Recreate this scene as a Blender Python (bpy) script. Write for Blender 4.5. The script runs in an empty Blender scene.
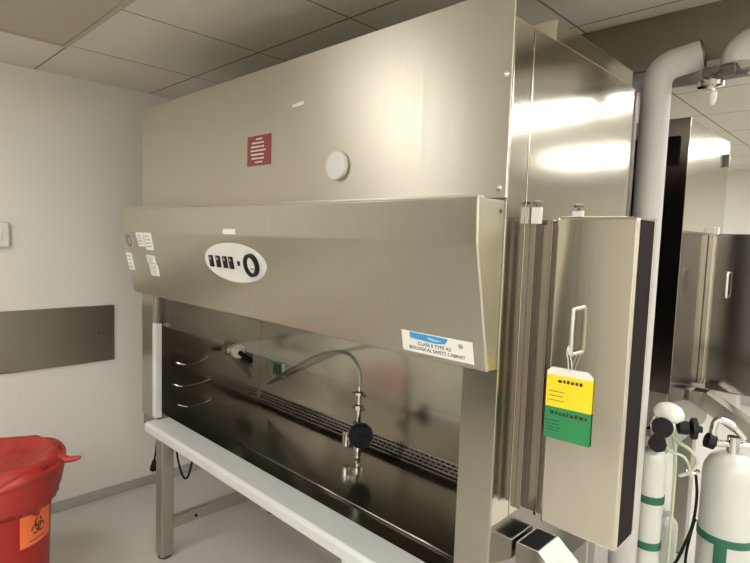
import bpy, bmesh, math, random
from mathutils import Vector, Matrix
random.seed(4)
C = bpy.context.scene.collection
V = Vector

# ------------------------------------------------------------------ materials
def new_mat(name):
    m = bpy.data.materials.new(name); m.use_nodes = True
    return m, m.node_tree, m.node_tree.nodes['Principled BSDF']

def plain(name, col, rough=.5, metal=0., spec=.5, noise=0., nscale=20., bump=0., alpha=None, coat=0.):
    m, t, b = new_mat(name)
    b.inputs['Base Color'].default_value = (*col, 1)
    b.inputs['Roughness'].default_value = rough
    b.inputs['Metallic'].default_value = metal
    b.inputs['Specular IOR Level'].default_value = spec
    b.inputs['Coat Weight'].default_value = coat
    if noise or bump:
        tc = t.nodes.new('ShaderNodeTexCoord'); n = t.nodes.new('ShaderNodeTexNoise')
        n.inputs['Scale'].default_value = nscale; n.inputs['Detail'].default_value = 4
        t.links.new(tc.outputs['Object'], n.inputs['Vector'])
        if noise:
            r = t.nodes.new('ShaderNodeMix'); r.data_type = 'RGBA'
            r.inputs[6].default_value = (*[c*(1-noise) for c in col], 1)
            r.inputs[7].default_value = (*[min(1, c*(1+noise)) for c in col], 1)
            t.links.new(n.outputs['Fac'], r.inputs[0]); t.links.new(r.outputs[2], b.inputs['Base Color'])
        if bump:
            bp = t.nodes.new('ShaderNodeBump'); bp.inputs['Strength'].default_value = bump
            bp.inputs['Distance'].default_value = .01
            t.links.new(n.outputs['Fac'], bp.inputs['Height']); t.links.new(bp.outputs['Normal'], b.inputs['Normal'])
    return m

def steel(name, col=(.64, .605, .515), rough=.22, grain='Z', streak=.04, bump=.004, wave=.0, aniso=0., rot=0.):
    """brushed stainless steel; the grain runs along one axis"""
    m, t, b = new_mat(name)
    N, L = t.nodes, t.links
    b.inputs['Metallic'].default_value = 1
    tc = N.new('ShaderNodeTexCoord')
    mp = N.new('ShaderNodeMapping')
    s = {'Z': (90, 90, .9), 'X': (.9, 90, 90), 'Y': (90, .9, 90)}[grain]
    mp.inputs['Scale'].default_value = s
    n = N.new('ShaderNodeTexNoise'); n.inputs['Scale'].default_value = 1.; n.inputs['Detail'].default_value = 5
    L.new(tc.outputs['Object'], mp.inputs['Vector']); L.new(mp.outputs['Vector'], n.inputs['Vector'])
    mx = N.new('ShaderNodeMix'); mx.data_type = 'RGBA'
    mx.inputs[6].default_value = (*[c*(1-streak) for c in col], 1)
    mx.inputs[7].default_value = (*[min(1, c*(1+streak)) for c in col], 1)
    L.new(n.outputs['Fac'], mx.inputs[0]); L.new(mx.outputs[2], b.inputs['Base Color'])
    mr = N.new('ShaderNodeMapRange')
    mr.inputs['To Min'].default_value = rough*.85; mr.inputs['To Max'].default_value = rough*1.15
    L.new(n.outputs['Fac'], mr.inputs['Value']); L.new(mr.outputs['Result'], b.inputs['Roughness'])
    last = None
    if wave:
        n2 = N.new('ShaderNodeTexNoise'); n2.inputs['Scale'].default_value = 2.3; n2.inputs['Detail'].default_value = 0
        L.new(tc.outputs['Object'], n2.inputs['Vector'])
        b1 = N.new('ShaderNodeBump'); b1.inputs['Strength'].default_value = 1; b1.inputs['Distance'].default_value = wave
        L.new(n2.outputs['Fac'], b1.inputs['Height']); last = b1
    if bump:
        b2 = N.new('ShaderNodeBump'); b2.inputs['Strength'].default_value = 1; b2.inputs['Distance'].default_value = bump*.01
        L.new(n.outputs['Fac'], b2.inputs['Height'])
        if last: L.new(last.outputs['Normal'], b2.inputs['Normal'])
        last = b2
    if last: L.new(last.outputs['Normal'], b.inputs['Normal'])
    if aniso:
        tg = N.new('ShaderNodeTangent'); tg.direction_type = 'RADIAL'; tg.axis = 'Z'
        b.inputs['Anisotropic'].default_value = aniso; b.inputs['Anisotropic Rotation'].default_value = rot
        L.new(tg.outputs['Tangent'], b.inputs['Tangent'])
    return m

def emit(name, col, strength):
    m, t, b = new_mat(name)
    b.inputs['Base Color'].default_value = (*col, 1)
    b.inputs['Emission Color'].default_value = (*col, 1)
    b.inputs['Emission Strength'].default_value = strength
    return m

def ceiling_mat():
    m, t, b = new_mat('ceiling_tile'); N, L = t.nodes, t.links
    tc = N.new('ShaderNodeTexCoord'); sp = N.new('ShaderNodeSeparateXYZ')
    L.new(tc.outputs['Object'], sp.inputs[0])
    def line(out, off):
        a = N.new('ShaderNodeMath'); a.operation = 'ADD'; a.inputs[1].default_value = off + 60
        L.new(out, a.inputs[0])
        q = N.new('ShaderNodeMath'); q.operation = 'MODULO'; q.inputs[1].default_value = .6
        L.new(a.outputs[0], q.inputs[0])
        c = N.new('ShaderNodeMath'); c.operation = 'LESS_THAN'; c.inputs[1].default_value = .009
        L.new(q.outputs[0], c.inputs[0]); return c.outputs[0]
    mxm = N.new('ShaderNodeMath'); mxm.operation = 'MAXIMUM'
    L.new(line(sp.outputs[0], 2.75), mxm.inputs[0]); L.new(line(sp.outputs[1], -.80), mxm.inputs[1])
    mx = N.new('ShaderNodeMix'); mx.data_type = 'RGBA'
    n = N.new('ShaderNodeTexNoise'); n.inputs['Scale'].default_value = 60; n.inputs['Detail'].default_value = 6
    L.new(tc.outputs['Object'], n.inputs['Vector'])
    c2 = N.new('ShaderNodeMix'); c2.data_type = 'RGBA'
    c2.inputs[6].default_value = (.60, .57, .50, 1); c2.inputs[7].default_value = (.68, .65, .58, 1)
    L.new(n.outputs['Fac'], c2.inputs[0]); L.new(c2.outputs[2], mx.inputs[6])
    mx.inputs[7].default_value = (.22, .20, .17, 1)
    L.new(mxm.outputs[0], mx.inputs[0]); L.new(mx.outputs[2], b.inputs['Base Color'])
    b.inputs['Roughness'].default_value = .9
    return m

def glass_mat():
    m, t, b = new_mat('sash_glass'); N, L = t.nodes, t.links
    tr = N.new('ShaderNodeBsdfTransparent'); tr.inputs[0].default_value = (.93, .95, .93, 1)
    gl = N.new('ShaderNodeBsdfGlossy'); gl.inputs['Roughness'].default_value = .03
    fr = N.new('ShaderNodeFresnel'); ge = N.new('ShaderNodeNewGeometry')
    ma = N.new('ShaderNodeMath'); ma.operation = 'MULTIPLY_ADD'; ma.inputs[1].default_value = 1/1.5-1.5; ma.inputs[2].default_value = 1.5
    L.new(ge.outputs['Backfacing'], ma.inputs[0]); L.new(ma.outputs[0], fr.inputs['IOR'])
    ms = N.new('ShaderNodeMixShader')
    L.new(fr.outputs[0], ms.inputs[0]); L.new(tr.outputs[0], ms.inputs[1]); L.new(gl.outputs[0], ms.inputs[2])
    L.new(ms.outputs[0], N['Material Output'].inputs['Surface'])
    return m

M = dict(
    fascia=steel('steel_front', rough=.40, grain='Z', bump=.003, aniso=.7, rot=.25),
    visor=steel('steel_visor', col=(.53, .505, .425), rough=.315, grain='Z', streak=.04, bump=0),  # same steel as the fascia, darkened for the dim floor it reflects
    post=steel('steel_post', col=(.44, .415, .35), rough=.2, grain='X', streak=.05, wave=.002),  # cabinet steel with its darker floor reflection put into the colour
    side=steel('steel_side', rough=.15, grain='Y', streak=.02, bump=.001),
    door=steel('steel_door', rough=.15, grain='Z', streak=.02, wave=.006),
    inner=steel('steel_chamber', col=(.29, .265, .24), rough=.16, grain='X', streak=.03),  # same steel darkened, standing in for dim reflections
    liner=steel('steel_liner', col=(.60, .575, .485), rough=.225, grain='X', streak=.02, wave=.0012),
    frame=steel('steel_stand', col=(.46, .44, .39), rough=.35, grain='Z'),
    rail=plain('rail_paint', (.68, .685, .67), .38, .15, noise=.04),
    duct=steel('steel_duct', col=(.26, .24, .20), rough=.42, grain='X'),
    chrome=plain('chrome', (.75, .74, .70), .12, 1.),
    darkmetal=plain('dark_metal', (.16, .15, .14), .35, 1.),
    black=plain('black_plastic', (.010, .009, .011), .5, spec=.25),
    rubber=plain('black_rubber', (.012, .012, .012), .85, spec=.15),
    chute=steel('steel_chute', col=(.55, .53, .48), rough=.2, grain='X', streak=.02),
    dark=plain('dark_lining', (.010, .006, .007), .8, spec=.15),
    white=plain('white_plastic', (.68, .67, .63), .4),
    paper=plain('white_paper', (.76, .75, .70), .7),
    enamel=plain('white_enamel', (.60, .605, .56), .3, noise=.03, nscale=6, coat=.2),
    pipe=plain('white_duct_plastic', (.50, .49, .47), .6, noise=.02, nscale=5),
    wall=plain('painted_wall', (.72, .70, .645), .75, noise=.015, nscale=3, bump=.05),
    base=plain('vinyl_base', (.36, .345, .32), .5),
    floor=plain('floor_epoxy', (.53, .51, .475), .36, noise=.05, nscale=9),
    guard=steel('wall_guard_steel', col=(.30, .28, .24), rough=.4, grain='X', streak=.1),
    tan=plain('tan_diffuser', (.42, .38, .29), .6),
    redbag=plain('red_bag', (.39, .028, .022), .42, noise=.12, nscale=9, bump=.5),
    redbin=plain('red_bin', (.36, .014, .012), .42),
    orange=plain('orange_label', (.92, .19, .06), .6),
    redlabel=plain('red_label', (.22, .036, .032), .5),
    yellow=plain('yellow_card', (.90, .66, .015), .6),
    green=plain('green_card', (.02, .23, .075), .6),
    band=plain('green_band', (.02, .13, .075), .45),
    blue=plain('blue_print', (.05, .30, .62), .5),
    ltblue=plain('light_blue_print', (.30, .62, .78), .5),
    ink=plain('black_ink', (.03, .028, .025), .6),
    grey=plain('grey_print', (.33, .32, .30), .6),
    plate=plain('grey_green_plate', (.20, .24, .17), .4),
    hose=plain('grey_hose', (.38, .36, .31), .28, .9),
    tubing=plain('pale_green_tubing', (.48, .52, .38), .25),
    ceiling=ceiling_mat(), glass=glass_mat(),
)

# ------------------------------------------------------------------ mesh builder
class B:
    def __init__(s): s.bm = bmesh.new(); s.mi = 0
    def _done(s, verts, smooth=False):
        for f in {f for v in verts if v.is_valid for f in v.link_faces}: f.material_index = s.mi; f.smooth = smooth
        return s
    def box(s, x0, x1, y0, y1, z0, z1, bev=0., seg=2):
        r = bmesh.ops.create_cube(s.bm, size=1)
        for v in r['verts']:
            v.co = V(((x0+x1)/2+v.co.x*(x1-x0), (y0+y1)/2+v.co.y*(y1-y0), (z0+z1)/2+v.co.z*(z1-z0)))
        vs = r['verts']
        if bev:
            es = list({e for v in vs for e in v.link_edges})
            q = bmesh.ops.bevel(s.bm, geom=es, offset=bev, segments=seg, profile=.5, affect='EDGES')
            vs = q['verts']
        return s._done(vs)
    def poly(s, pts, d, bev=0.):
        """a polygon of 3-D points pushed along d"""
        d = V(d); a = [s.bm.verts.new(V(p)) for p in pts]; b = [s.bm.verts.new(V(p)+d) for p in pts]
        fs = [s.bm.faces.new(a), s.bm.faces.new(b[::-1])]
        n = len(a)
        for i in range(n): fs.append(s.bm.faces.new((a[i], b[i], b[(i+1) % n], a[(i+1) % n])))
        bmesh.ops.recalc_face_normals(s.bm, faces=fs)
        vs = a+b
        if bev:
            es = list({e for v in vs for e in v.link_edges})
            q = bmesh.ops.bevel(s.bm, geom=es, offset=bev, segments=2, profile=.5, affect='EDGES'); vs = q['verts']+[v for v in vs if v.is_valid]
        return s._done(vs)
    def rings(s, rings, closed=False, cap=True):
        vr = [[s.bm.verts.new(p) for p in r] for r in rings]
        n = len(vr[0]); m = len(vr)
        fs = []
        for i in range(m if closed else m-1):
            a, b = vr[i], vr[(i+1) % m]
            for j in range(n): fs.append(s.bm.faces.new((a[j], a[(j+1) % n], b[(j+1) % n], b[j])))
        if cap and not closed: fs += [s.bm.faces.new(vr[0][::-1]), s.bm.faces.new(vr[-1])]
        bmesh.ops.recalc_face_normals(s.bm, faces=fs)
        return s._done([v for r in vr for v in r], True)
    def tube(s, pts, r, seg=12, closed=False, smooth=6, cap=True):
        pts = [V(p) for p in pts]
        if smooth > 1: pts = catmull(pts, smooth, closed)
        rr = r if callable(r) else (lambda t: r)
        out = []; up = None; n = len(pts)
        for i, p in enumerate(pts):
            if closed: d = pts[(i+1) % n]-pts[i-1]
            else: d = pts[min(i+1, n-1)]-pts[max(i-1, 0)]
            d.normalize()
            if up is None:
                up = d.orthogonal().normalized()
            else:
                up = (up-d*up.dot(d)).normalized()
            w = d.cross(up); q = rr(i/(n-1))
            out.append([p+(up*math.cos(a)+w*math.sin(a))*q for a in (2*math.pi*k/seg for k in range(seg))])
        return s.rings(out, closed, cap)
    def cyl(s, p, q, r, seg=24, r2=None):
        p, q = V(p), V(q)
        return s.lathe(p, (q-p).normalized(), [(r, 0), (r2 if r2 is not None else r, (q-p).length)], seg)
    def lathe(s, p, axis, prof, seg=32, cap=True):
        p, ax = V(p), V(axis).normalized(); u = ax.orthogonal().normalized(); w = ax.cross(u)
        return s.rings([[p+ax*h+(u*math.cos(a)+w*math.sin(a))*max(r, 1e-4) for a in (2*math.pi*k/seg for k in range(seg))] for r, h in prof], False, cap)
    def ball(s, p, r, sc=(1, 1, 1)):
        q = bmesh.ops.create_uvsphere(s.bm, u_segments=20, v_segments=12, radius=r)
        for v in q['verts']: v.co = V(p)+V((v.co.x*sc[0], v.co.y*sc[1], v.co.z*sc[2]))
        return s._done(q['verts'], True)
    def add(s, name, mats, parent=None, smooth=35, at=None):
        """link as ONE mesh object; verts are given in world space"""
        me = bpy.data.meshes.new(name)
        org = V(at) if at is not None else V((0, 0, 0))
        for v in s.bm.verts: v.co -= org
        s.bm.to_mesh(me); s.bm.free()
        for m in (mats if isinstance(mats, (list, tuple)) else [mats]): me.materials.append(m)
        fl = [p.use_smooth for p in me.polygons]
        me.set_sharp_from_angle(angle=math.radians(smooth))
        me.polygons.foreach_set('use_smooth', fl)
        o = bpy.data.objects.new(name, me); C.objects.link(o)
        if parent is not None:
            o.parent = parent; o.matrix_parent_inverse = Matrix.Translation(-world_of(parent)); o.location = org
        else: o.location = org
        return o

def world_of(o):
    p = V(o.location)
    return p

def catmull(pts, k, closed=False):
    n = len(pts); out = []
    g = (lambda i: pts[i % n]) if closed else (lambda i: pts[max(0, min(n-1, i))])
    for i in range(n if closed else n-1):
        a, b, c, d = g(i-1), g(i), g(i+1), g(i+2)
        for j in range(k):
            t = j/k
            out.append(.5*((2*b)+(c-a)*t+(2*a-5*b+4*c-d)*t*t+(-a+3*b-3*c+d)*t**3))
    if not closed: out.append(pts[-1].copy())
    return out

def thing(name, label, cat, loc, group=None):
    o = bpy.data.objects.new(name, None); C.objects.link(o); o.location = loc
    o.empty_display_size = .1
    return tag(o, label, cat, group)
def tag(o, label, cat, group=None):
    o['label'] = label; o['category'] = cat
    if group: o['group'] = group
    return o
def struct(o): o['kind'] = 'structure'; return o
def lab(o, t): o['label'] = t; return o

def text(name, body, size, org, U, W, mat, parent, depth=.0006, sx=1.):
    """raised lettering centred on org in the plane U (right), W (up)"""
    cu = bpy.data.curves.new(name, 'FONT'); cu.body = body; cu.size = size
    cu.align_x = 'CENTER'; cu.align_y = 'CENTER'; cu.extrude = depth/2
    tmp = bpy.data.objects.new(name, cu); C.objects.link(tmp)
    dg = bpy.context.evaluated_depsgraph_get()
    me = bpy.data.meshes.new_from_object(tmp.evaluated_get(dg))
    bpy.data.objects.remove(tmp); bpy.data.curves.remove(cu)
    U, W = V(U).normalized(), V(W).normalized(); N = U.cross(W)
    org = V(org)
    for v in me.vertices: v.co = U*v.co.x*sx+W*v.co.y+N*v.co.z
    me.materials.clear(); me.materials.append(mat)
    o = bpy.data.objects.new(name, me); C.objects.link(o)
    o.parent = parent; o.matrix_parent_inverse = Matrix.Translation(-chain(parent)); o.location = org
    return o
def chain(o):
    return world_of(o)

class Pl:
    """a local plane for flat stickers: u to the right, w up, n out"""
    def __init__(s, org, U, W):
        s.o, s.U, s.W = V(org), V(U).normalized(), V(W).normalized(); s.N = s.U.cross(s.W)
    def p(s, u, w, n=0.): return s.o+s.U*u+s.W*w+s.N*n
    def rect(s, b, u0, u1, w0, w1, n0, n1):
        return b.poly([s.p(u0, w0, n0), s.p(u1, w0, n0), s.p(u1, w1, n0), s.p(u0, w1, n0)], s.N*(n1-n0))
    def oval(s, b, u, w, ru, rw, n0, n1, seg=48):
        return b.poly([s.p(u+ru*math.cos(a), w+rw*math.sin(a), n0) for a in (2*math.pi*k/seg for k in range(seg))], s.N*(n1-n0))
    def ring(s, b, u, w, r0, r1, n0, n1, a0=0, a1=2*math.pi, seg=32):
        full = a1-a0 > 6.28
        out = []
        for k in range(seg+(0 if full else 1)):
            a = a0+(a1-a0)*k/seg; c, d = math.cos(a), math.sin(a)
            out.append([s.p(u+r*c, w+r*d, n) for r, n in ((r0, n0), (r1, n0), (r1, n1), (r0, n1))])
        return b.rings(out, closed=full)
    def print_lines(s, b, u0, u1, rows, h, n0, n1, fill=.9):
        """rows of tiny marks: print too small to read"""
        for w in rows:
            u = u0
            while u < u0+(u1-u0)*fill*random.uniform(.85, 1):
                du = random.uniform(.5, 1.1)*h
                s.rect(b, u, min(u+du, u1), w-h*random.uniform(.35, .5), w+h*random.uniform(.3, .5), n0, n1); u += du+h*.35
        return b

# ------------------------------------------------------------------ the room
XW, ZC, XR_, YB, YF = -3.3, 2.41, 2.3, 6.6, -2.6
def wallbox(name, *a):
    return struct(B().box(*a).add(name, M['wall']))
wallbox('wall_left', XW-.1, XW, YF-.1, YB+.1, -.05, ZC+.05)
wallbox('wall_right', XR_, XR_+.1, YF-.1, YB+.1, -.05, ZC+.05)
wallbox('wall_back', XW, XR_, YB, YB+.1, -.05, ZC+.05)
wallbox('wall_front', XW, XR_, YF-.1, YF, -.05, ZC+.05)
struct(B().box(XW, XR_, YF, YB, -.05, 0).add('floor', M['floor']))
struct(B().box(XW, XR_, YF, YB, ZC, ZC+.05).add('ceiling', M['ceiling']))
struct(B().box(XW, XW+.012, YF, YB, 0, .058, .004).add('baseboard_left', M['base']))
struct(B().box(XW+.012, XR_-.012, YB-.012, YB, 0, .1, .004).add('baseboard_back', M['base']))
struct(B().box(XR_-.012, XR_, YF, YB, 0, .1, .004).add('baseboard_right', M['base']))
b = B().box(XW, XW+.014, -1.2, 1.19, .83, 1.156, .004)
b.mi = 1
b.cyl((XW+.014, 1.103, .996), (XW+.017, 1.103, .996), .006)
g = b.add('wall_guard', [M['guard'], M['chrome']])
tag(g, 'dark steel bumper panel fixed along the left wall', 'wall panel')
t = thing('wall_switch', 'white switch box on the left wall at the photo edge', 'switch', (XW, .62, 1.49))
B().box(XW, XW+.03, .55, .674, 1.488, 1.617, .006).add('housing', M['white'], t)
B().box(XW+.03, XW+.036, .585, .64, 1.515, 1.59, .003).add('switch_button', M['paper'], t)

# soffit across the room behind the cabinet
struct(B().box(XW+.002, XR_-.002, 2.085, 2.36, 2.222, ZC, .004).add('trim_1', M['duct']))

# unseen dark slabs, as doors, added to darken the steel's reflections
DK = plain('unseen_panel_paint', (.075, .068, .058), .5)
def door(name, *a):
    d = struct(B().box(*a, .003).add(name, DK)); return d
door('unseen_dark_panel_1', -3.2, -2.12, YF, YF+.03, 0, 2.05)
door('unseen_dark_panel_2', XR_-.03, XR_, 5.5, 6.5, 0, 1.98)
# ceiling lights
def troffer(x0, x1, y0, y1, label, mat, n):
    t = thing('ceiling_light', label, 'ceiling light', ((x0+x1)/2, (y0+y1)/2, ZC), 'ceiling light panels')
    f = B()
    for a in ((x0, x1, y0, y0+.02), (x0, x1, y1-.02, y1), (x0, x0+.02, y0+.02, y1-.02), (x1-.02, x1, y0+.02, y1-.02)):
        f.box(*a, ZC-.012, ZC)
    f.add('frame', M['white'] if n else M['tan'], t)
    B().box(x0+.02, x1-.02, y0+.02, y1-.02, ZC-.006, ZC).add('diffuser', mat, t)
LW = emit('lamp_diffuser', (1., .988, .95), 17)
troffer(-2.75, -1.55, .2, .80, 'unlit tan light panel in the ceiling corner near the left wall', M['tan'], 0)
troffer(-2.45, -1.85, -.55, .05, 'lit ceiling panel before the cabinet beside the unlit tan one', LW, 1)
troffer(-.25, .95, 2.72, 3.32, 'lit ceiling panel mirrored as a bright band on the cabinet side', LW, 1)
troffer(-.25, 1.2, 4.7, 5.3, 'far lit ceiling panel nearest the back wall', LW, 1)
troffer(.25, 1.45, -2.0, -1.4, 'lit ceiling panel behind the camera on the right', LW, 1)
troffer(-1.0, .2, -1.7, -1.1, 'added fill light panel straight behind the camera', LW, 1)  # extra unseen lamp to spread the room's light
troffer(-2.6, -1.4, 4.6, 5.2, 'added fill light panel behind the rear cabinet', LW, 1)  # unseen lamp added to brighten the back wall
troffer(.25, 1.45, -.2, .4, 'added fill light panel right of the camera', LW, 1)  # added lamp, out of view, lifts overall brightness
troffer(.85, 2.05, 1.4, 2.0, 'added fill light panel close to the right wall', LW, 1)  # unseen panel added to brighten the room without a fascia highlight

# ------------------------------------------------------------------ the biosafety cabinet
XL, XR, YC = -2.633, -.654, 1.084
cab = thing('biosafety_cabinet', 'large stainless steel biosafety cabinet with open work chamber, nearest the camera', 'safety cabinet', (-1.64, 1.46, 0))
XI0, XI1, YI, ZW = -2.462, -.746, 1.655, .70
# shell: side boxes, back box, top box
b = B()
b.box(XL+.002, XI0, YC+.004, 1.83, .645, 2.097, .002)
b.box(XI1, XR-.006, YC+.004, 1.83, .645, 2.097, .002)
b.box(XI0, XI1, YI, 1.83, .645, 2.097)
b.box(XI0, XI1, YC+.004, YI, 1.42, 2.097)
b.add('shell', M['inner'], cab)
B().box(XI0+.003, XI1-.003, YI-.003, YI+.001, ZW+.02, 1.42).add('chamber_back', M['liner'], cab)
B().box(XL+.01, XR, 1.278, 1.80, 2.097, 2.148, .003).add('exhaust_housing', M['side'], cab)
B().box(XL, XR, YC, YC+.006, 1.69, 2.164, .0015).add('fascia', M['fascia'], cab)
# front corner posts
B().box(XI1, XR+.006, YC-.004, YC+.004, .645, 1.70, .0015).add('front_post', M['post'], cab)
B().box(XL, XI0-.014, YC-.002, YC+.004, .70, 1.70, .0015).add('front_post', M['post'], cab)
# white sash track on the left post, darker channel at its top
b = B().box(XI0-.036, XI0+.002, YC-.010, YC+.020, .715, 1.165, .003)
b.add('sash_track', M['rail'], cab)
B().box(XI0-.036, XI0-.012, YC-.008, YC+.020, 1.166, 1.31, .003).add('track_channel', M['frame'], cab)
# side panels: front strip, main panel
b = B().box(XR-.006, XR+.001, YC+.007, 1.172, .92, 2.097, .001); b.add('side_strip', M['side'], cab)
B().box(XR-.006, XR, 1.178, 1.832, .92, 2.097, .001).add('side_panel', M['side'], cab)
b = B().box(XR-.006, XR+.004, 1.83, 1.85, .92, 2.09, .002); b.add('rear_flange', M['darkmetal'], cab)
# visor
prof = [(YC, 1.693), (.976, 1.693), (.981, 1.592), (1.045, 1.303), (YC, 1.303)]
B().poly([(XL, y, z) for y, z in prof], (XR-XL, 0, 0), bev=.004).add('visor', M['visor'], cab)
B().box(XL, XR, .974, 1.0, 1.691, 1.697, .002).add('visor_lip', M['fascia'], cab)
# sash glass with a thin trim
gl = B().box(XI0, XI1, 1.106, 1.111, 1.155, 1.42).add('sash_glass', M['glass'], cab)
# work surface, sill, rail
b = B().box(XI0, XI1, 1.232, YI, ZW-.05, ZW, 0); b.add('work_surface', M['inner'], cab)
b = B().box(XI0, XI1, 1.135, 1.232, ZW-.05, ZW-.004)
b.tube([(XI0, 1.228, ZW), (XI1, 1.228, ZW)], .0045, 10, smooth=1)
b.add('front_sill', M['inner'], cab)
B().poly([(XI0-.02, y, z) for y, z in ((1.032, .658), (1.030, .694), (1.042, .703), (1.142, .707), (1.146, .66))], (XI1-XI0+.018, 0, 0), bev=.003).add('arm_rail', M['rail'], cab)
# rear grille
b = B()
b.poly([(XI0, 1.640, ZW), (XI0, YI, ZW), (XI0, YI, ZW+.056), (XI0, 1.652, ZW+.056)], (XI1-XI0, 0, 0))
b.box(XI0, XI1, 1.622, 1.642, ZW, ZW+.006, .002)
b.mi = 1
for k in range(3):
    z = ZW+.014+k*.014; y = 1.640+.012*(z-ZW)/.056
    x = XI0+.02+.01*(k % 2)
    while x < XI1-.03:
        b.box(x, x+.018, y-.0012, y+.003, z, z+.006); x += .026
b.add('rear_grille', [M['inner'], M['dark']], cab)
# chamber fittings
for (y0, z0, y1, z1) in ((1.183, .966, 1.335, .975), (1.168, .862, 1.350, .862), (1.194, .756, 1.353, .756)):
    b = B(); x = XI0
    b.tube([(x, y0-.01, z0+.004), (x+.012, y0, z0), (x+.028, y0+.03, z0-.008), (x+.030, (y0+y1)/2, z0-.006), (x+.026, y1-.02, z1+.002), (x+.010, y1, z1+.006), (x, y1+.004, z1+.01)], .0028, 8)
    b.add('wire_hook', M['chrome'], cab)
b = B()
b.cyl((XI0, 1.49, .993), (XI0+.012, 1.49, .993), .036)
noz = b.add('nozzle_flange', M['chrome'], cab)
b = B().lathe((XI0+.012, 1.49, .993), (1, -.15, 0), [(.012, 0), (.032, .002), (.037, .01), (.037, .045), (.028, .054), (.0, .056)], 24)
b.add('nozzle', M['white'], noz)
b = B()
P = [V((XI0+.062+.012*k, 1.482-.001*k, .990-.0022*k)) for k in range(11)]
b.tube(P, .007, 10, smooth=1)
for p in P: b.lathe(p-V((.0025, 0, 0)), (1, -.08, -.18), [(.007, 0), (.013, .0012), (.013, .004), (.007, .0055)], 14)
b.add('coil_hose', M['black'], noz)
b = B().box(-2.392, -2.252, YI-.006, YI, .858, .935, .002)
b.mi = 1
for k in range(6): b.box(-2.335+k*.013, -2.329+k*.013, YI-.008, YI-.005, .868, .925)
b.mi = 2
b.box(-2.256, -2.246, YI-.010, YI, .862, .932, .001)
b.add('vent_plate', [M['plate'], M['black'], M['white']], cab)
# stand
LEGS = [(-2.520, 1.10), (-2.520, 1.74), (-.735, 1.10), (-.735, 1.74), (-1.181, 1.10)]
for i, (x, y) in enumerate(LEGS):
    b = B().box(x, x+.064, y, y+.064, .012, .645, .006)
    l = b.add('leg', M['rail'] if i == 4 else M['frame'], cab)
    B().lathe((x+.032, y+.032, 0), (0, 0, 1), [(.03, 0), (.034, .004), (.034, .010), (.02, .014)], 20).add('foot', M['darkmetal'], l)
for x in (-2.494, -.715):
    b = B().box(x, x+.034, 1.164, 1.74, .142, .20, .004)
    b.mi = 1; b.cyl((x+.034, 1.28, .168), (x+.040, 1.28, .168), .007, 12)
    b.add('cross_bar', [M['frame'], M['dark']], cab)
B().box(-2.456, -.735, 1.76, 1.80, .142, .20, .004).add('rear_bar', M['frame'], cab)
# screws on the front edge
for (x, z, y) in ((-.668, 1.974, YC), (-.672, 1.722, YC)):
    B().lathe((x, y, z), (0, -1, 0), [(.008, 0), (.008, .002), (.004, .005), (.0005, .0055)], 16).add('screw', M['chrome'], cab)
B().lathe((-.654, 1.066, 1.668), (1, 0, 0), [(.005, 0), (.005, .002), (.0005, .003)], 12).add('screw', M['darkmetal'], cab)

# fascia stickers
pf = Pl((0, YC, 0), (1, 0, 0), (0, 0, 1))
b = B(); pf.rect(b, -1.717, -1.571, 1.838, 1.942, 0, .0012)
s = lab(b.add('warning_label', M['redlabel'], cab), 'small red label with white print')
b = B()
for k, (a, c) in enumerate(((.055, .095), (.03, .12), (.025, .125), (.022, .128), (.024, .125), (.03, .115), (.05, .1))):
    pf.print_lines(b, -1.717+a, -1.717+c, [1.930-k*.0133], .006, .0012, .0018)
b.add('print', M['paper'], s)
b = B().lathe((-1.222, YC, 1.808), (0, -1, 0), [(.040, 0), (.043, .003), (.043, .012), (.040, .016), (.0, .017)], 40)
lab(b.add('port_cover', M['white'], cab), 'round white disc')
b = B(); b.poly([pf.p(-1.455, 2.010), pf.p(-1.400, 2.013), pf.p(-1.398, 2.024), pf.p(-1.453, 2.019)], (0, -.0008, 0))
b.add('tape_mark', M['paper'], cab)

# visor stickers on its sloping face
nv = V((0, 1.303-1.592, -(1.045-.981)))
wv = V((0, .981-1.045, 1.592-1.303)).normalized()
def onvis(x, z):
    t = (z-1.303)/(1.592-1.303); return V((x, 1.045+(.981-1.045)*t, z))
def vis(x, z): return Pl(onvis(x, z), (1, 0, 0), wv)
pv = vis(-1.662, 1.497)
b = B(); pv.oval(b, 0, 0, .196, .070, 0, .004)
cp = lab(b.add('control_panel', M['white'], cab), 'white oval switch panel')
for u in (-.146, -.097, -.050, -.010):
    b = B(); pv.rect(b, u-.011, u+.011, -.021, .021, .004, .010); b.add('switch', M['black'], cp)
    b = B(); pv.rect(b, u-.005, u+.006, .006, .015, .010, .0105); b.add('switch_mark', M['grey'], cp)
b = B(); pv.oval(b, .037, 0, .007, .009, .004, .008, 20); b.add('indicator', M['black'], cp)
b = B(); pv.ring(b, .120, -.001, .028, .039, .004, .016); gz = b.add('gauge', M['black'], cp)
b = B(); pv.oval(b, .120, -.001, .028, .028, .004, .007); b.add('gauge_face', M['paper'], gz)
b = B(); pv.print_lines(b, .108, .132, [-.012, -.017], .003, .007, .0075); b.mi = 0
b.poly([pv.p(.119, -.004, .0075), pv.p(.121, -.004, .0075), pv.p(.128, .016, .0075)], pv.N*.0005); b.add('gauge_needle', M['ink'], gz)
b = B(); pu = Pl((0, .979, 0), (1, 0, 0), (0, 0, 1))
b.box(-1.702, -1.622, .9785, .984, 1.594, 1.612, .001); b.add('name_strip', M['paper'], cab)
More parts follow.
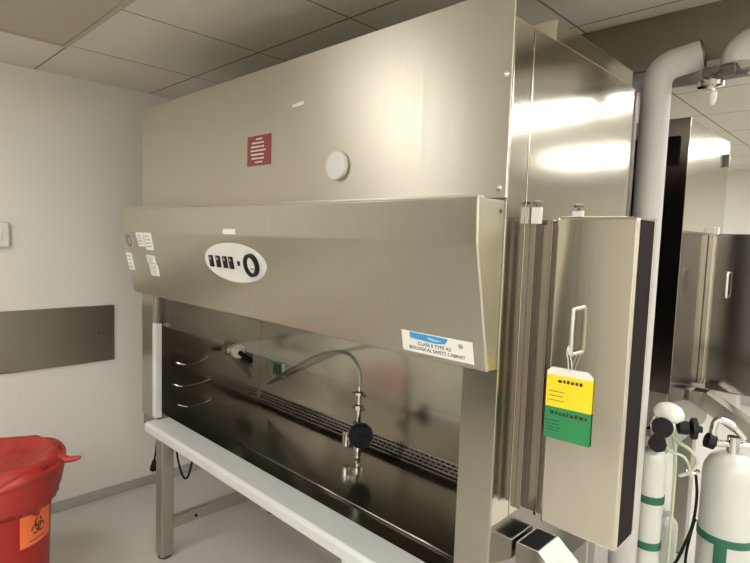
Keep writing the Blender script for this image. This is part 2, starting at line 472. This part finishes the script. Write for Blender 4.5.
# left end stickers
p = vis(-2.545, 1.549)
b = B(); p.oval(b, 0, 0, .055, .036, 0, .002); s = lab(b.add('badge', M['grey'], cab), 'round dark grey badge')
b = B(); p.ring(b, 0, 0, .019, .024, .002, .0026); b.add('print', M['ink'], s)
for (x0, x1, z0, z1) in ((-2.455, -2.385, 1.525, 1.588), (-2.375, -2.300, 1.513, 1.588), (-2.622, -2.560, 1.410, 1.494), (-2.395, -2.310, 1.455, 1.490), (-2.385, -2.300, 1.400, 1.452)):
    p = vis((x0+x1)/2, (z0+z1)/2); w, h = (x1-x0)/2, (z1-z0)/2
    b = B(); p.rect(b, -w, w, -h, h, 0, .001); s = b.add('sticker', M['paper'], cab)
    b = B(); p.print_lines(b, -w*.8, w*.8, [h*q for q in (.6, .2, -.2, -.6)], h*.16, .001, .0014, .8); b.add('print', M['grey'], s)
# blue and white plate
p = vis(-.796, 1.342)
b = B(); p.rect(b, -.108, .108, -.027, .027, 0, .0015); s = lab(b.add('name_plate', M['paper'], cab), 'white plate with a blue banner')
b = B(); p.poly = None
b.poly([p.p(-.080, .026, .0015), p.p(-.080, .010, .0015), p.p(.000, .006, .0015), p.p(.030, .010, .0015), p.p(.040, .024, .0015)], p.N*.0006); b.add('banner', M['blue'], s)
b = B(); b.poly([p.p(-.022, .020, .0021), p.p(-.020, .014, .0021), p.p(.006, .011, .0021), p.p(.022, .017, .0021), p.p(.004, .016, .0021)], p.N*.0004); b.add('swoosh', M['ltblue'], s)
text('lettering', 'CLASS II TYPE A2', .0125, p.p(-.005, -.002, .0018), p.U, p.W, M['ink'], s, sx=1.1)
text('lettering', 'BIOLOGICAL SAFETY CABINET', .0125, p.p(0, -.0155, .0018), p.U, p.W, M['ink'], s, sx=1.0)
b = B(); p.oval(b, .075, .012, .007, .006, .0015, .002, 16); b.add('seal', M['grey'], s)

# hinge strip, side door (open pan), handle, catches
b = B()
b.box(XR, -.585, 1.222, 1.30, .93, 1.655, .002)
b.box(XR, -.640, 1.205, 1.222, .93, 1.655, .001)
b.box(-.606, -.598, 1.208, 1.224, .93, 1.655, .001)
b.add('hinge_strip', M['inner'], cab)
b = B()
x0, x1, y0, y1, z0, z1 = -.583, -.402, 1.198, 1.305, .925, 1.662
b.box(x0, x1, y0, y0+.014, z0, z1, .0065, 4)
b.box(x0, x1+.001, y1-.006, y1, z0+.012, z1, .002)
b.box(x0, x0+.006, y0+.014, y1-.006, z0, z1)
b.box(x0, x1-.002, y0+.012, y1-.004, z1-.006, z1-.001)
b.box(x0, x1-.002, y0+.012, y1-.004, z0+.001, z0+.006)
door = b.add('side_door', M['door'], cab)
B().box(x0+.006, x1-.0015, y0+.0145, y1-.0065, z0+.0065, z1-.0065).add('door_shade_fill', M['dark'], door)  # near-black block put in for the shade inside the open pan
xh = -.518
B().tube([(xh, y0, 1.455), (xh, y0-.022, 1.455), (xh, y0-.030, 1.447), (xh, y0-.030, 1.36), (xh, y0-.022, 1.352), (xh, y0, 1.352)], .0048, 12, smooth=4).add('handle', M['chrome'], door)
for x, y, h in ((-.640, 1.200, .05), (-.545, 1.215, .032)):
    b = B().box(x-.012, x+.014, y, y+.010, 1.645 if h > .04 else 1.66, 1.66+h*.5, .002)
    k = b.add('catch', M['white'], cab)
    B().lathe((x+.002, y+.005, 1.66+h*.5), (0, 0, 1), [(.004, 0), (.004, .006), (.012, .007), (.012, .013), (.004, .016)], 16).add('catch_screw', M['darkmetal'], k)

# sloping steel chute under the side door
def chute(x, y0, y1, z, L, parent, ang=38):
    d = V((math.cos(math.radians(ang)), 0, -math.sin(math.radians(ang))))
    b = B(); w = .062; yy = [(y0, y0+.004), (y1-.004, y1)]
    for a, c in yy:
        q = [V((x, a, z)), V((x+w, a, z)), V((x+w, a, z))+d*L, V((x, a, z-.05))+d*(L+.02), V((x, a, z-.05))]
        b.poly(q, (0, c-a, 0))
    q = [V((x+w-.004, y0+.004, z)), V((x+w, y0+.004, z)), V((x+w, y0+.004, z))+d*L, V((x+w-.004, y0+.004, z))+d*L]
    b.poly(q, (0, y1-y0-.008, 0))
    b.poly([V((x, y0+.004, z)), V((x+.004, y0+.004, z)), V((x+.004, y0+.004, z-.05)), V((x, y0+.004, z-.05))], (0, y1-y0-.008, 0))
    b.poly([V((x, y0+.004, z-.046)), V((x, y0+.004, z-.05)), V((x, y0+.004, z-.05))+d*(L+.02), V((x, y0+.004, z-.046))+d*(L+.02)], (0, y1-y0-.008, 0))
    o = b.add('chute', M['chute'], parent)
    b = B().poly([V((x+.005, y0+.005, z-.001)), V((x+w-.005, y0+.005, z-.001)), V((x+w-.005, y0+.005, z-.005)), V((x+.005, y0+.005, z-.005))], (0, y1-y0-.010, 0))
    b.add('chute_mouth', M['rubber'], o)
chute(XR, 1.222, 1.33, .832, .30, cab)

# inspection tag hung from the handle
tg = thing('inspection_tag', 'yellow and green inspection tag hanging from the side door handle', 'tag', (-.525, 1.19, 1.30))
yt = 1.1945
P_ = Pl((-.528, yt, 1.30), (1, 0, .03), (0, 0, 1))
b = B(); b.poly([P_.p(-.055, -.006), P_.p(.055, -.006), P_.p(.055, .002), P_.p(.042, .012), P_.p(-.044, .012), P_.p(-.055, .002)], P_.N*.001)
lab(b.add('tag_top', M['paper'], tg), 'white top edge')
b = B(); P_.rect(b, -.055, .055, -.082, -.006, 0, .001); ty = lab(b.add('upper_card', M['yellow'], tg), 'yellow half')
b = B(); P_.rect(b, -.055, .055, -.158, -.082, 0, .001); tgn = lab(b.add('lower_card', M['green'], tg), 'green half')
b = B(); P_.print_lines(b, -.027, .032, [-.019], .009, .001, .0014, 1.); b.add('heading', M['ink'], ty)
b = B(); P_.print_lines(b, -.048, -.005, [-.045, -.055, -.066], .0022, .001, .0014); b.add('print', M['ink'], ty)
b = B(); P_.print_lines(b, -.042, .046, [-.096], .009, .001, .0014, 1.); b.add('heading', M['ink'], tgn)
b = B(); P_.print_lines(b, -.05, -.012, [-.115, -.123, -.131, -.138], .0025, .001, .0014); b.add('print', M['ink'], tgn)
b = B()
for dx in (-.004, .004):
    b.tube([(-.522+dx*.2, 1.1675, 1.372), (-.522+dx*.5, 1.162, 1.358), (-.524+dx, 1.180, 1.335), (-.527+dx, 1.192, 1.306)], .0012, 6)
b.add('string', M['paper'], tg)

# service valve with a gooseneck hose on the work surface
fx, fy = -1.528, 1.50
sv = thing('service_valve', 'chrome valve with black knob and gooseneck hose on the cabinet work surface', 'valve', (fx, fy, ZW))
b = B().lathe((fx, fy, ZW), (0, 0, 1), [(.012, 0), (.014, .006), (.012, .012), (.012, .03), (.022, .034), (.022, .062), (.014, .066), (.014, .12), (.024, .124), (.024, .150), (.012, .156), (.011, .20), (.02, .204), (.02, .222), (.010, .226), (.009, .262), (.022, .266), (.022, .276), (.008, .28), (.008, .30)], 20)
b.cyl((fx, fy, ZW+.085), (fx-.055, fy-.02, ZW+.075), .014)
b.cyl((fx-.05, fy-.018, ZW+.095), (fx-.05, fy-.018, ZW+.045), .018)
b.add('valve_body', M['chrome'], sv)
B().box(fx-.04, fx+.032, fy-.008, fy+.008, ZW+.264, ZW+.272, .003).add('wing_nut', M['darkmetal'], sv)
B().box(fx-.032, fx+.034, fy-.008, fy+.008, ZW+.204, ZW+.214, .003).add('wing_nut', M['darkmetal'], sv)
ax = V((.72, -.68, -.05)).normalized(); kp = V((fx+.025, fy-.012, ZW+.124))
b = B().lathe(kp, ax, [(.012, 0), (.014, .02), (.046, .024), (.050, .032), (.050, .056), (.044, .066), (.018, .068), (.016, .074), (.0, .075)], 10)
b.add('knob', M['black'], sv)
b = B().tube([(fx, fy, ZW+.29), (fx, fy, ZW+.325), (fx-.015, fy+.004, ZW+.375), (fx-.065, fy+.01, ZW+.41), (fx-.14, fy+.025, ZW+.412), (fx-.26, fy+.05, ZW+.385), (fx-.42, fy+.08, ZW+.325), (fx-.62, fy+.11, ZW+.225), (fx-.80, fy+.138, ZW+.13), (fx-.845, fy+.150, ZW+.105)], .0075, 10)
b.add('hose', M['hose'], sv)

# hanging cords under the left end
t = B().tube([(-2.612, 1.15, .644), (-2.612, 1.15, .60), (-2.628, 1.15, .50), (-2.650, 1.15, .43)], .005, 8)
pc = thing('power_cord', 'short black power cord with plug hanging left of the cabinet leg', 'cord', (-2.62, 1.15, .36))
t.add('cord', M['rubber'], pc)
b = B().lathe((-2.648, 1.15, .435), (-.25, 0, -1), [(.006, 0), (.012, .012), (.012, .03), (.017, .036), (.017, .06), (.012, .064)], 12)
b.mi = 1
for s_ in (-.006, .006): b.box(-2.668+s_-.002, -2.668+s_+.002, 1.147, 1.153, .352, .375)
b.add('plug', [M['rubber'], M['chrome']], pc)
b = B().tube([(-2.44, 1.16, .644), (-2.435, 1.16, .60), (-2.41, 1.16, .51), (-2.36, 1.16, .445), (-2.31, 1.16, .455), (-2.265, 1.16, .55), (-2.245, 1.16, .63), (-2.243, 1.16, .644)], .005, 8)
tag(b.add('cable_loop', M['rubber']), 'black cable loop hanging right of the cabinet leg', 'cable')

# ------------------------------------------------------------------ second cabinet behind, seen from its back
c2 = thing('biosafety_cabinet', 'second steel cabinet standing behind the nearer one, dark back showing', 'safety cabinet', (-1.64, 2.86, 0))
xr, ya, yb = -.667, 2.50, 3.19
b = B(); b.box(XL, xr-.006, ya+.006, yb, .70, 2.13, .003); b.add('shell', M['inner'], c2)
B().box(XL, xr, ya, ya+.006, .98, 2.132, .0015).add('back_panel', M['inner'], c2)
B().box(XL, xr-.006, ya+.001, ya+.006, .70, .975, .0015).add('lower_panel', M['fascia'], c2)
B().box(xr-.006, xr, ya+.007, yb, 1.67, 2.130, .001).add('side_panel', M['side'], c2)
B().box(xr-.006, xr-.001, ya+.007, yb, .72, 1.665, .001).add('dimmed_side_panel', M['inner'], c2)  # darker steel paints in the dim reflection on the lower side
b = B().box(-1.05, -.70, ya-.012, ya, 1.94, 2.06, .003); b.add('black_plate', M['dark'], c2)  # black rectangular plate on the back panel
for x in (XL+.03, xr-.10):
    for y in (ya+.03, yb-.11):
        b = B().box(x, x+.07, y, y+.07, .01, .70, .005); l = b.add('leg', M['frame'], c2)
        B().cyl((x+.035, y+.035, 0), (x+.035, y+.035, .012), .03).add('foot', M['darkmetal'], l)
b = B(); b.box(xr, -.645, 2.93, 3.03, .95, 1.665, .002); b.box(-.645, -.635, 2.945, 3.02, .95, 1.66); b.add('hinge_strip', M['door'], c2)
b = B().box(-.635, -.34, 2.94, 3.04, .93, 1.67, .004); dr = b.add('side_door', M['inner'], c2)
b = B().tube([(-.575, 2.94, 1.49), (-.575, 2.918, 1.49), (-.575, 2.910, 1.48), (-.575, 2.910, 1.39), (-.575, 2.918, 1.38), (-.575, 2.94, 1.38)], .007, 10, smooth=4); b.add('handle', M['chrome'], dr)
b = B().box(-.650, -.63, 2.93, 2.95, 1.666, 1.70, .002); b.add('catch', M['white'], c2)
b = B().box(xr, xr+.02, 3.10, 3.13, 2.00, 2.06, .003); b.add('latch', M['darkmetal'], c2)
chute(xr+.012, 2.78, 2.87, .945, .27, c2, 29)
B().box(xr-.006, xr+.014, 2.81, 2.87, .89, .94, .002).add('chute_bracket', M['frame'], c2)
b = B().box(-.633, -.50, 2.945, 3.02, .850, .930, .006)
tag(b.add('paper_holder', M['white']), 'white square holder under the side door of the rear cabinet', 'holder')

# ------------------------------------------------------------------ white pipes and the fitting
YP = 1.977
def bend(pts, r, k=8):
    out = [V(pts[0])]
    for i in range(1, len(pts)-1):
        a, b_, c = V(pts[i-1]), V(pts[i]), V(pts[i+1])
        p0 = b_+(a-b_).normalized()*r; p2 = b_+(c-b_).normalized()*r
        for j in range(k+1):
            t = j/k; out.append(p0*(1-t)**2+b_*2*t*(1-t)+p2*t*t)
    out.append(V(pts[-1])); return out
pipe = thing('vent_pipe', 'white vertical pipe bending at its top, beside the near cabinet', 'pipe', (-.64, YP, 0))
path = [(-.640, YP, 0), (-.640, YP, 2.194), (-.515, YP+.03, 2.222)]
B().tube(bend(path, .06), .046, 28, smooth=1).add('pipe_body', M['pipe'], pipe)
e = V(path[2]); d = (V(path[2])-V(path[1])).normalized()
B().lathe(e-d*.004, d, [(.047, 0), (.047, .006), (.037, .008), (.037, .009)], 28).add('end_ring', M['darkmetal'], pipe)
pipe2 = thing('vent_pipe', 'white pipe entering from the right edge and bending down to the fitting', 'pipe', (-.41, YP, 2.2))
path = [(-.411, YP, 2.163), (-.411, YP, 2.214), (.385, YP, 2.29), (.385, YP, ZC)]
B().tube(bend(path, .045), .046, 28, smooth=1).add('pipe_body', M['pipe'], pipe2)
ft = thing('hanging_fitting', 'small chrome fitting with white bulb hanging between the two white pipes', 'fitting', (-.42, YP, 2.05))
b = B().box(-.500, -.409, YP-.03, YP+.03, 2.130, 2.162, .004); b.box(-.418, -.38, YP-.012, YP+.012, 2.128, 2.141, .003)
b.cyl((-.462, YP-.042, 2.147), (-.462, YP+.03, 2.147), .013); b.add('bracket', M['darkmetal'], ft)
b = B().lathe((-.480, YP, 2.131), (0, 0, -1), [(.012, 0), (.012, .006), (.037, .010), (.037, .024), (.012, .028), (.012, .037)], 24); b.add('flange', M['chrome'], ft)
b = B().lathe((-.473, YP, 2.095), (0, 0, -1), [(.006, 0), (.013, .006), (.013, .027), (.007, .044), (.0, .047)], 16); b.add('bulb', M['white'], ft)

# ------------------------------------------------------------------ gas cylinders
def cylinder(x, y, r, zt, label, bands, strap=False):
    t = thing('gas_cylinder', label, 'gas cylinder', (x, y, 0), 'white gas cylinders by the cabinets')
    b = B().lathe((x, y, 0), (0, 0, 1), [(r*.9, 0), (r, .015), (r, zt-r*.9), (r*.96, zt-r*.6), (r*.8, zt-r*.28), (r*.5, zt-.05*r), (r*.34, zt)], 40)
    o = b.add('tank', M['enamel'], t)
    for z in bands:
        q = B().lathe((x, y, z-.014), (0, 0, 1), [(r, 0), (r+.003, .001), (r+.003, .027), (r, .028)], 40, cap=False); q.add('green_band', M['band'], t)
    return t, o
t1, o1 = cylinder(-.585, 2.058, .043, .885, 'slim white gas cylinder with two green bands and regulator by the pipe', (.704, .535))
x, y = -.585, 2.058
b = B().cyl((x, y, .885), (x, y, .99), .013); b.box(x-.03, x+.03, y-.025, y+.025, .925, .955, .005); b.add('valve_stem', M['chrome'], t1)
xt = x; x = x+.02
reg = B().lathe((x+.01, y-.02, .985), (.1, -.1, 1), [(.03, -.02), (.036, 0), (.036, .012), (.02, .02)], 24); reg.cyl((x-.03, y-.03, .985), (x+.09, y+.03, .985), .014)
rg = reg.add('regulator', M['darkmetal'], t1)
b = B().lathe((x+.018, y-.005, 1.006), (.15, -.1, 1), [(.044, 0), (.050, .010), (.049, .022), (.040, .038), (.022, .048), (.0, .051)], 28); b.add('regulator_dome', M['white'], rg)
vw = V((.27, -.93, .1)).normalized()
b = B().lathe((x+.014, y-.045, .982), vw, [(.026, 0), (.034, .004), (.034, .024), (.030, .028), (.0, .028)], 24); b.add('gauge', M['black'], rg)
B().lathe((x+.012, y-.036, .983), vw, [(.034, 0), (.039, .003), (.039, .012), (.034, .014)], 28).add('gauge_ring', M['chrome'], rg)
b = B().lathe((x+.055, y-.02, .985), (1, .5, 0), [(.02, 0), (.024, .004), (.024, .03), (.018, .034)], 8); b.lathe((x+.088, y, .985), (1, .5, 0), [(.012, 0), (.038, .004), (.038, .018), (.012, .022), (.012, .036), (.0, .037)], 8); b.add('knob', M['black'], rg)
b = B().lathe((x-.002, y-.03, .915), vw, [(.018, 0), (.030, .004), (.030, .022), (.0, .024)], 8); b.add('valve_knob', M['black'], t1)
b = B().tube([(x+.03, y-.01, .965), (x+.05, y, .93), (x+.085, y+.03, .90), (x+.105, y+.05, .86), (x+.09, y+.04, .82), (x+.06, y+.02, .80)], .006, 10)
b.tube([(x+.02, y-.01, .955), (x+.028, y-.02, .90), (x+.075, y+.01, .875), (x+.09, y+.03, .83)], .005, 10)
b.tube([(x+.035, y+.01, .945), (x+.052, y-.005, .85), (x+.054, y-.005, .6), (x+.054, y-.005, .3)], .006, 10)
b.add('tubing', M['tubing'], t1)
b = B().tube([(x+.09+.022*math.cos(a), y+.06+.018*math.sin(a), .815+.006*math.cos(a)) for a in (k*math.pi/4 for k in range(8))], .005, 8, closed=True); b.cyl((x+.09, y+.06, .80), (x+.09, y+.06, .823), .012)
b.add('coupling', M['chrome'], t1)
b = B().tube([(x+.103, y+.062, .805), (x+.110, y+.068, .73), (x+.104, y+.066, .62), (x+.075, y+.05, .50), (x+.04, y+.04, .36), (x+.10, y+.06, .02), (x+.2, y+.08, .006)], .005, 8)
tag(b.add('gas_hose', M['rubber']), 'thin black hose hanging from the coupling by the slim cylinder', 'hose')

t2, o2 = cylinder(-.383, 2.252, .088, .875, 'large white gas cylinder with broad green strap at the right edge', (.575,))
x, y = -.383, 2.252
a0 = math.atan2(-y, -x)-.12
b = B()
rr = .0915
pts = [(x+rr*math.cos(a0+da), y+rr*math.sin(a0+da)) for da in (-.22, -.11, 0, .11, .22)]
b.poly([(px, py, .30) for px, py in pts]+[(px*1.0-.001*math.cos(a0), py-.001*math.sin(a0), .30) for px, py in pts[::-1]], (0, 0, .262))
b.add('strap_tail', M['band'], t2)
b = B().cyl((x, y, .87), (x, y, .935), .02); b.cyl((x-.05, y-.03, .905), (x+.05, y+.03, .905), .012); b.add('valve_stem', M['chrome'], t2)
b = B().lathe((x-.05, y-.03, .905), (-.85, -.5, .3), [(.012, 0), (.028, .004), (.028, .03), (.012, .034), (.0, .035)], 8); b.add('valve_knob', M['black'], t2)
B().tube([(x-.045, y-.025, .905), (x-.06, y-.03, .94), (x-.05, y-.02, .985), (x-.01, y, .975), (x+.03, y+.01, .93)], .012, 12).add('neck_tube', M['chrome'], t2)
b = B().tube([(x-.092, y-.022, .60), (x-.096, y-.03, .585), (x-.105, y-.03, .52), (x-.112, y-.03, .42), (x-.10, y-.03, .2), (x-.09, y-.03, .01)], .005, 8)
tag(b.add('gas_hose', M['rubber']), 'second thin black hose running down beside the large cylinder', 'hose')

t3, o3 = cylinder(-.60, 2.33, .045, .53, 'short white gas cylinder at floor level between the two others', ())
B().lathe((-.60, 2.33, .528), (0, 0, 1), [(.012, 0), (.012, .012), (.018, .015), (.018, .028), (.008, .032)], 16).add('valve_stem', M['white'], t3)

# ------------------------------------------------------------------ red biohazard bin with a red bag
bx, by, br = -2.605, .470, .203
bin_ = thing('waste_bin', 'red biohazard waste bin lined with a red bag by the left wall', 'waste bin', (bx, by, 0))
B().lathe((bx, by, 0), (0, 0, 1), [(br*.84, 0), (br*.88, .01), (br*.93, .25), (br*.985, .60), (br*1.03, .605), (br*1.03, .625), (br*.96, .63), (br*.9, .02)], 48).add('bin_body', M['redbin'], bin_)
# bag: bunched cover over the rim, ragged lower hem, sagging mouth
b = B(); rings = []; n = 72
def wob(a, k, f): return math.sin(a*f+k)*.5+math.sin(a*(f*1.7)+k*2.3)*.3+math.sin(a*(f*3.1)+k*.7)*.2
levels = [(1.05, .445, .020), (1.09, .49, .018), (1.13, .54, .012), (1.155, .585, .012), (1.17, .62, .012), (1.15, .642, .010), (1.09, .656, .008), (1.0, .655, .010), (.9, .640, .012), (.7, .625, .014), (.45, .622, .012), (.2, .626, .008), (.02, .628, 0)]
for i, (q, z, am) in enumerate(levels):
    ring = []
    for k in range(n):
        a = 2*math.pi*k/n
        r = br*q+am*wob(a, i*.55, 5)*1.1+.006*math.sin(a*17+i*1.3)
        zz = z+(.03*wob(a, 1., 2)+.014*wob(a, 2., 7) if i == 0 else am*.7*wob(a, i*.9+2, 4))
        # a twisted fold dips across the front
        ring.append(V((bx+r*math.cos(a), by+r*math.sin(a), zz)))
    rings.append(ring)
b.rings(rings)
bag = b.add('bag_liner', M['redbag'], bin_, smooth=180)
# twisted roll of the bag round the rim and its loose tail
roll = []
for k in range(40):
    a = 2*math.pi*k/40
    roll.append((bx+(br*1.18+.006*math.sin(5*a))*math.cos(a), by+(br*1.18+.006*math.sin(5*a))*math.sin(a), .602+.022*math.sin(a-.2)+.010*math.sin(a*3+1)+.006*math.sin(a*7)))
B().tube(roll, lambda t: .017+.005*math.sin(t*50), 12, closed=True, smooth=2).add('bag_roll', M['redbag'], bag)
tdir = V((.50, .866, 0)).normalized(); tp = V((bx, by, .625))+tdir*br*1.17
B().tube([tp-tdir*.02, tp+V((0, 0, .0)), tp+tdir*.03+V((0, 0, -.008)), tp+tdir*.06+V((0, 0, -.006)), tp+tdir*.078+V((0, 0, -.002))], lambda t: .016*(1-t)+.007, 10).add('bag_tail', M['redbag'], bag)
# orange biohazard label wrapped on the body
LA, LZ0, LZ1, half = .61, .312, .455, .40
def curved(b, u0, u1, z0, z1, d0, d1, k=12):
    rings = []
    for i in range(k+1):
        u = u0+(u1-u0)*i/k
        def P3(z, d):
            r = br*(.93+.055*(z-.25)/.35)+d
            return V((bx+r*math.cos(u), by+r*math.sin(u), z))
        rings.append([P3(z0, d0), P3(z1, d0), P3(z1, d1), P3(z0, d1)])
    return b.rings(rings)
lb = curved(B(), LA-half, LA+half, LZ0, LZ1, .0005, .002).add('biohazard_label', M['orange'], bin_)
# biohazard symbol: mapped on the curved label
class Cu(Pl):
    def __init__(s): s.N = V((0, 0, 0))
    def p(s, u, w, n=0.):
        u *= .85; w *= .85; z = (LZ0+LZ1)/2-.002+w; r = br*(.93+.055*(z-.25)/.35)+.002+n; a = LA+u/br
        return V((bx+r*math.cos(a), by+r*math.sin(a), z))
cu = Cu(); b = B()
for k in range(3):
    a = math.pi/2+k*2*math.pi/3
    cx_, cy_ = .021*math.cos(a), .021*math.sin(a)
    cu.ring(b, cx_, cy_, .016, .023, 0, .0008, a+.45, a+2*math.pi-.45, 24)
cu.ring(b, 0, 0, .015, .019, 0, .0008)
b.add('biohazard_symbol', M['ink'], lb)
b = B()
curved(b, LA-.045/br, LA+.045/br, LZ0+.016, LZ0+.0195, .002, .0026, 8)
b.add('print', M['ink'], lb)

# ------------------------------------------------------------------ camera and view
cam = bpy.data.cameras.new('camera'); co = bpy.data.objects.new('camera', cam); C.objects.link(co)
R = ((0.71387434, 0.08039125, -0.69564407), (0.69949338, -0.03497467, 0.71378273), (0.03305197, -0.9961496, -0.08120067))
m = Matrix.Identity(4)
for i in range(3):
    m[i][0] = R[i][0]; m[i][1] = -R[i][1]; m[i][2] = -R[i][2]
m[2][3] = 1.6
co.matrix_world = m
cam.sensor_fit = 'HORIZONTAL'; cam.sensor_width = 36; cam.lens = 540.8*36/750; cam.clip_start = .02
sc = bpy.context.scene; sc.camera = co
w = bpy.data.worlds.new('room_air'); sc.world = w; w.use_nodes = True
w.node_tree.nodes['Background'].inputs[0].default_value = (.02, .02, .02, 1)
sc.view_settings.view_transform = 'Standard'; sc.view_settings.look = 'None'; sc.view_settings.gamma = 1
sc.view_settings.use_curve_mapping = False; sc.view_settings.exposure = 0
sc.cycles.max_bounces = 12; sc.cycles.glossy_bounces = 8; sc.cycles.diffuse_bounces = 6; sc.cycles.sample_clamp_indirect = 6
